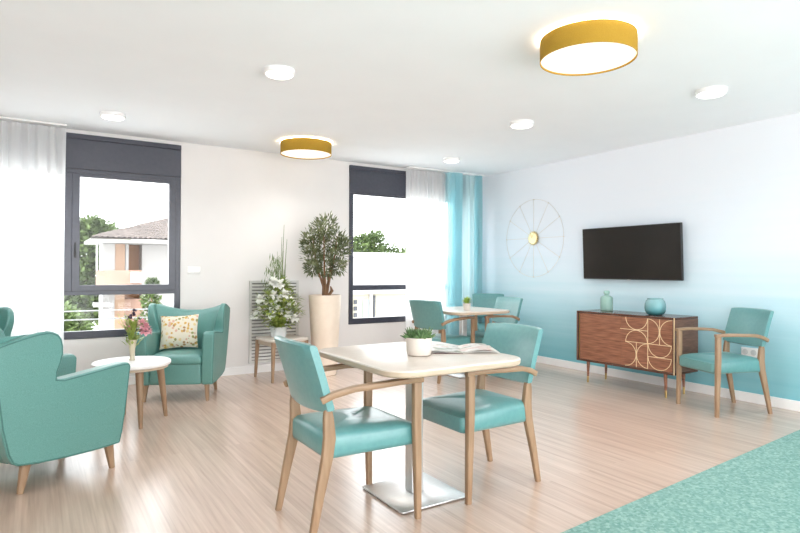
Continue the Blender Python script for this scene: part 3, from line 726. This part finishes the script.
# ------------------------------------------------------------------ television
t = thing('television', 'flat black television mounted on the pale blue wall above the sideboard', 'television', (-0.055, -2.585, 1.118))
t.rotation_euler = (0, math.radians(-2.5), 0)
m = MB(); o = [(-.62, 0), (.62, 0), (.62, .592), (-.62, .592)]
m.box((-.022, -.618, 0), (.012, .618, .592)); m.build('housing', 'black', t, bevel=.004)
MB().box((-.0235, -.610, .014), (-.021, .610, .584)).build('screen', 'screen', t)
MB().box((-.024, -.02, -.007), (-.010, .02, .002)).build('sensor', 'steel', t)
MB().box((.012, -.2, .10), (.058, .2, .45)).build('wall_bracket', 'black', t, bevel=.003)

# ------------------------------------------------------------------ sunburst clock
t = thing('wall_clock', 'large thin wire wheel clock with gold centre on the blue wall', 'clock', (-0.0, -1.092, 1.642))
Rc = .515; ci = [(-.018, Rc*math.cos(2*PI*k/96), Rc*math.sin(2*PI*k/96)) for k in range(97)]
MB().tube(ci, .0025, 6, (1, 0, 0)).build('rim', 'wire', t)
for k in range(12):
    a = 2*PI*k/12; c, s = math.cos(a), math.sin(a)
    sp = MB().tube([(-.018, .06*c, .06*s), (-.018, Rc*c, Rc*s)], .0025, 6, (1, 0, 0)).build('spoke', 'wire', t)
    MB().sphere((-.018, Rc*c, Rc*s), .009, 8, 6).build('bead', 'wire', sp)
m = MB(); rows = []
for x, r in ((-.002, .066), (-.03, .072), (-.042, .066), (-.046, .04), (-.046, .002)): rows.append([(x, r*(1+.32*(j % 2))*math.cos(2*PI*j/32), r*(1+.32*(j % 2))*math.sin(2*PI*j/32)) for j in range(32)])
m.loft(rows); m.build('hub', 'gold', t)
MB().bar([(-.049, 0, 0), (-.049, .03, .075)], (.006, .002), (0, 0, 1)).build('hour_hand', 'brass', t); MB().bar([(-.051, 0, 0), (-.051, -.045, .085)], (.005, .002), (0, 0, 1)).build('minute_hand', 'brass', t)

# ------------------------------------------------------------------ electric plates
t = thing('wall_socket', 'white double power socket on the blue wall behind the chair', 'socket', (-0.0005, -3.82, 0.465))
MB().box((-.012, -.075, -.042), (0, .075, .042)).build('plate', 'white', t, bevel=.004)
for s in (1, -1): MB().lathe([(0.026, 0), (0.026, 0.002)], 20).build('outlet', 'ceramic_grey', t).matrix_local = Matrix.Translation((-.012, .037*s, 0)) @ Matrix.Rotation(-PI/2, 4, 'Y')
t = thing('light_switch', 'white double light switch on the back wall right of left window', 'switch', (-4.13, -0.0005, 1.20))
MB().box((-.07, -.010, -.04), (.07, 0, .04)).build('plate', 'white', t, bevel=.004)
for s in (1, -1): MB().box((.034*s-.028, -.014, -.028), (.034*s+.028, -.0095, .028)).build('rocker', 'white', t, bevel=.003)

# ------------------------------------------------------------------ ceiling lamps
def lamp(label, x, y, R):
    t = thing('ceiling_lamp', label, 'ceiling lamp', (x, y, H), 0, 'mustard drum ceiling lamps')
    MB().lathe([(R-.004, -.138), (R, -.138), (R, -.012), (R-.004, -.012), (R-.004, -.138)], 64, cap0=False, cap1=False).build('shade', 'mustard', t)
    MB().lathe([(R-.006, -.128), (R-.006, -.122), (.01, -.122)], 64).build('diffuser', 'lamp_warm', t)
    MB().lathe([(R-.07, -.055), (R-.02, -.05), (R-.06, -.046), (.02, -.044)], 48).build('light_ring', 'lamp_up', t)
    MB().lathe([(.05, -.12), (.05, -.001)], 24).build('mount', 'white', t)
    return t
lamp('large mustard drum lamp glowing on the ceiling, nearer of the two', -2.855, -4.30, .275)
lamp('mustard drum lamp on the ceiling between the two windows, farther of the two', -3.13, -0.76, .275)
def down(label, x, y, R):
    t = thing('ceiling_downlight', label, 'downlight', (x, y, H), 0, 'round white ceiling downlights')
    MB().lathe([(R, -.0005), (R, -.028), (R-.006, -.034), (R-.012, -.034)], 36).build('housing', 'white', t)
    MB().lathe([(R-.012, -.0342), (R-.02, -.040), (.01, -.042)], 36).build('lens', 'led', t)
    return t
down('round white downlight on the ceiling between near lamp and left window', -4.185, -2.76, .105)
down('round white downlight on the ceiling in front of the left window', -5.03, -0.86, .105)
down('round white downlight on the ceiling right of the near mustard lamp', -1.26, -4.15, .11)
down('round white downlight on the ceiling just beyond the near mustard lamp', -1.78, -2.66, .11)
down('round white downlight on the ceiling near the corner curtains', -1.255, -0.91, .105)

# ------------------------------------------------------------------ outdoors
GZ = -3.4
struct(MB().box((-40, 0.3, GZ-.2), (45, 70, GZ)).build('ground', 'ground'))
t = thing('guard_rail', 'thin metal guard rail bars outside the lower left window', 'railing', (0, 0.18, 0))
for z in (.685, .775): MB().tube([(-6.7, 0, z), (-4.30, 0, z)], .006, 8).build('rail_bar', 'steel', t)
for x in (-6.7, -5.9, -4.30): MB().tube([(x, 0, .5), (x, 0, .79)], .008, 8).build('rail_post', 'steel', t)

def foliage_tree(name, label, loc, h0, blobs, nleaf, ls, group=None, seed=1):
    rg = random.Random(seed)
    t = thing(name, label, 'tree', loc, 0, group)
    tr = MB()
    tr.tube([(0, 0, 0), (.1, 0, h0*.5), (0, 0, h0)], [.22, .17, .1], 8)
    for bx, by, bz, br in blobs: tr.tube([(0, 0, h0*.8), (bx*.6, by*.6, (h0+bz)/2), (bx, by, bz)], [.09, .05, .02], 6)
    tr.build('trunk', 'bark', t)
    m = MB()
    for k in range(nleaf):
        bx, by, bz, br = rg.choice(blobs); d = Vector((rg.gauss(0, 1), rg.gauss(0, 1), rg.gauss(0, 1))).normalized(); r = br*rg.uniform(.35, 1.05)
        m.leaf(Vector((bx, by, bz))+d*r, d+Vector((rg.uniform(-.6, .6), rg.uniform(-.6, .6), rg.uniform(-.4, .6))), rg.uniform(.6, 1.3)*ls, rg.uniform(.4, .8)*ls, up=(rg.uniform(-1, 1), rg.uniform(-1, 1), 1))
    m.build('foliage', 'tree_far', t)
    return t
# peach villa seen through the left window
bx0, by0 = -3.25, 15.0
t = thing('villa', 'peach and white villa with tiled roof and balcony outside left window', 'building', (bx0, by0, GZ))
def wallbox(nm, mat, a, b): return MB().box(a, b).build(nm, mat, t)
wallbox('wall', 'stucco', (-.45, 0, 0), (-.09, 1.4, 5.45))
wallbox('wall', 'peach', (-.089, .02, 0), (.22, 1.4, 5.45))
wallbox('recess_wall', 'orange', (.221, .9, 3.56), (.80, 1.4, 5.45))
wallbox('lower_wall', 'blush', (.221, .06, 0), (.80, 1.4, 3.55))
wallbox('wall', 'stucco', (.801, .3, 0), (4.6, 1.4, 5.45))
wallbox('column', 'stucco', (.24, .05, 3.96), (.34, .15, 5.45))
wallbox('balcony_parapet', 'blush', (-.72, -.9, 4.02), (.62, -.75, 4.55)); MB().box((-.72, -.75, 3.92), (.62, -.001, 4.02)).build('balcony_slab', 'stucco', t)
for x in (-.70, -.58): MB().tube([(x, -.82, 4.551), (x, -.82, 5.44)], .022, 8).build('balcony_post', 'white', t)
wallbox('balcony_box', 'white', (.28, -1.0, 4.15), (.60, -.91, 4.48))
wallbox('canopy', 'stucco', (-.75, -.6, 3.35), (-.2, -.001, 3.48))
# hipped roof of ribbed tiles
def roof_rows(dz):
    rows = []
    for j in range(11):
        v = j/10; xl = -.95+v*4.2; row = []
        for i in range(181):
            u = i/180; x = xl+(4.9-xl)*u; row.append((x, -1.0+v*2.8, 5.60+v*1.35+dz+(.045*abs(math.sin(PI*x/.16)) if dz >= 0 else 0)))
        rows.append(row)
    return rows
m = MB(); m.grid(roof_rows(0)); m.grid(roof_rows(-.03)); m.build('roof', 'tile', t)
MB().box((-.90, -.96, 5.46), (4.85, 1.75, 5.56)).build('eave', 'stucco', t)
foliage_tree('broadleaf_tree', 'tall leafy tree left of the villa outside the left window', (-3.75, 22.5, GZ), 4.2, [(0, 0, 5.3, 1.2), (.9, 0, 5.5, .9), (-1.1, 0, 5.0, 1.2), (.6, 0, 5.95, .7), (0, 0, 4.2, 1.3), (1.3, 0, 5.0, .8), (1.0, 0, 4.3, 1.0), (-2.2, 0, 5.2, 1.1), (-.3, 0, 3.2, 1.2), (.8, 0, 3.2, 1.0), (-.9, 0, 3.7, 1.2), (-.6, 0, 2.4, 1.2), (.3, 0, 6.2, .6), (-.7, 0, 5.9, .7)], 12000, .30, seed=2)
foliage_tree('garden_shrub', 'green shrub low outside the left window, before the tall tree', (-4.95, 11.0, GZ), 1.6, [(0, 0, 2.4, .8), (-.9, 0, 2.2, .9), (.25, 0, 1.8, .6), (-.3, 0, 3.1, .65), (-1.2, .3, 3.1, .7), (.15, 0, 2.9, .5)], 6000, .17, seed=5)
foliage_tree('garden_shrub', 'slim green shrub in front of the villa right side', (-2.62, 13.0, GZ), 1.4, [(-.1, 0, 2.2, .45), (.05, 0, 2.9, .38), (.1, 0, 3.6, .26), (.15, 0, 4.1, .17), (-.15, 0, 1.6, .4)], 2200, .12, seed=6)
# outside the right window
t = thing('white_annexe', 'low white rendered building outside the right window', 'building', (6.0, 12.0, GZ))
MB().box((-3.4, 0, 0), (6, 2.8, 5.1)).build('wall', 'stucco', t)
MB().box((-3.5, -.1, 5.1), (6.1, 2.8, 5.24)).build('coping', 'white', t)
t = thing('cream_garage', 'cream garage with pale green door outside the right window', 'building', (2.3, 9.0, GZ))
MB().box((-.5, 0, 0), (3.5, 1.8, 3.86)).build('wall', 'cream_wall', t)
MB().box((-.6, -.15, 3.86), (3.6, 1.85, 3.95)).build('coping', 'stucco', t)
MB().box((.63, -.03, 1.4), (.84, -.001, 3.68)).build('door', 'mint', t)
MB().box((.86, -.06, 1.4), (.97, -.001, 3.85)).build('downpipe', 'stucco', t)
MB().box((1.01, -.05, 1.4), (1.07, -.001, 3.80)).build('downpipe', 'slate', t)
for k in range(3): MB().box((.32, -.04, 3.15+k*.2), (.43, -.001, 3.28+k*.2)).build('vent_window', 'slate', t)
foliage_tree('broadleaf_tree', 'leafy tree above the white building outside right window', (9.0, 19.0, GZ), 3.8, [(0, 0, 5.4, .9), (1.1, 0, 5.2, .7), (-1.0, 0, 5.3, .8), (.1, 0, 6.0, .55), (1.9, 0, 5.2, .5), (-.6, 0, 5.9, .5)], 3600, .2, seed=8)

# ------------------------------------------------------------------ light, world, camera
w = bpy.data.worlds.new('sky'); scene.world = w; w.use_nodes = True
nt = w.node_tree; bg = nt.nodes['Background']
tc = nt.nodes.new('ShaderNodeTexCoord'); sx = nt.nodes.new('ShaderNodeSeparateXYZ'); nt.links.new(tc.outputs['Generated'], sx.inputs[0])
rr = ramp(nt, [(0.0, (0.96, 0.98, 1.0)), (0.5, (0.97, 0.985, 1.0)), (0.75, (0.95, 0.975, 1.0)), (1.0, (0.88, 0.94, 1.0))])
ma = nt.nodes.new('ShaderNodeMath'); ma.operation = 'MULTIPLY_ADD'; ma.inputs[1].default_value = .5; ma.inputs[2].default_value = .5
nt.links.new(sx.outputs['Z'], ma.inputs[0]); nt.links.new(ma.outputs[0], rr.inputs[0]); nt.links.new(rr.outputs[0], bg.inputs[0])
bg.inputs[1].default_value = 3.2
def light(name, kind, loc, energy, col=(1, 1, 1), rot=(0, 0, 0), **kw):
    l = bpy.data.lights.new(name, kind); l.energy = energy; l.color = col
    for k, v in kw.items(): setattr(l, k, v)
    o = bpy.data.objects.new(name, l); C.objects.link(o); o.location = loc; o.rotation_euler = rot; return o
light('sun', 'SUN', (0, -20, 30), 1.6, (1, .97, .92), (math.radians(42), 0, math.radians(8)), angle=math.radians(1))
# added unseen fill light behind the camera, aimed up to brighten the ceiling
light('added_bounce_fill', 'AREA', (-5.2, -7.9, 0.6), 22, (.90, .95, 1), (math.radians(148), 0, math.radians(-25)), shape='RECTANGLE', size=3.2, size_y=1.6)
for x, y in ((-4.185, -2.76), (-5.03, -0.86), (-1.26, -4.15), (-1.78, -2.66), (-1.255, -0.91)):
    light('downlight_lamp', 'SPOT', (x, y, 2.54), 30, (.93, .97, 1), spot_size=math.radians(150), spot_blend=.9, shadow_soft_size=.09)
for x, y in ((-2.855, -4.30), (-3.13, -0.76)):
    light('drum_lamp', 'SPOT', (x, y, 2.45), 30, (1, .97, .93), spot_size=math.radians(160), spot_blend=.9, shadow_soft_size=.2)

cam = bpy.data.cameras.new('camera'); co = bpy.data.objects.new('camera', cam); C.objects.link(co); scene.camera = co
cam.sensor_width = 36; cam.lens = 572.24/800*36; cam.clip_start = .05; cam.clip_end = 300
y, p, r = map(math.radians, (32.4827, 0.3063, 0.2664))
f = Vector((math.sin(y)*math.cos(p), math.cos(y)*math.cos(p), math.sin(p))); rt = Vector((math.cos(y), -math.sin(y), 0)); up = rt.cross(f)
r1 = rt*math.cos(r)+up*math.sin(r); u1 = -rt*math.sin(r)+up*math.cos(r)
co.matrix_world = Matrix(((r1.x, u1.x, -f.x, -5.6049), (r1.y, u1.y, -f.y, -6.5605), (r1.z, u1.z, -f.z, 1.2171), (0, 0, 0, 1)))

scene.view_settings.view_transform = 'Standard'; scene.view_settings.look = 'None'
scene.view_settings.exposure = 0.83; scene.view_settings.gamma = 1.0
scene.cycles.max_bounces = 10; scene.cycles.diffuse_bounces = 6; scene.cycles.transparent_max_bounces = 16
scene.cycles.use_denoising = True; scene.cycles.caustics_reflective = False; scene.cycles.caustics_refractive = False
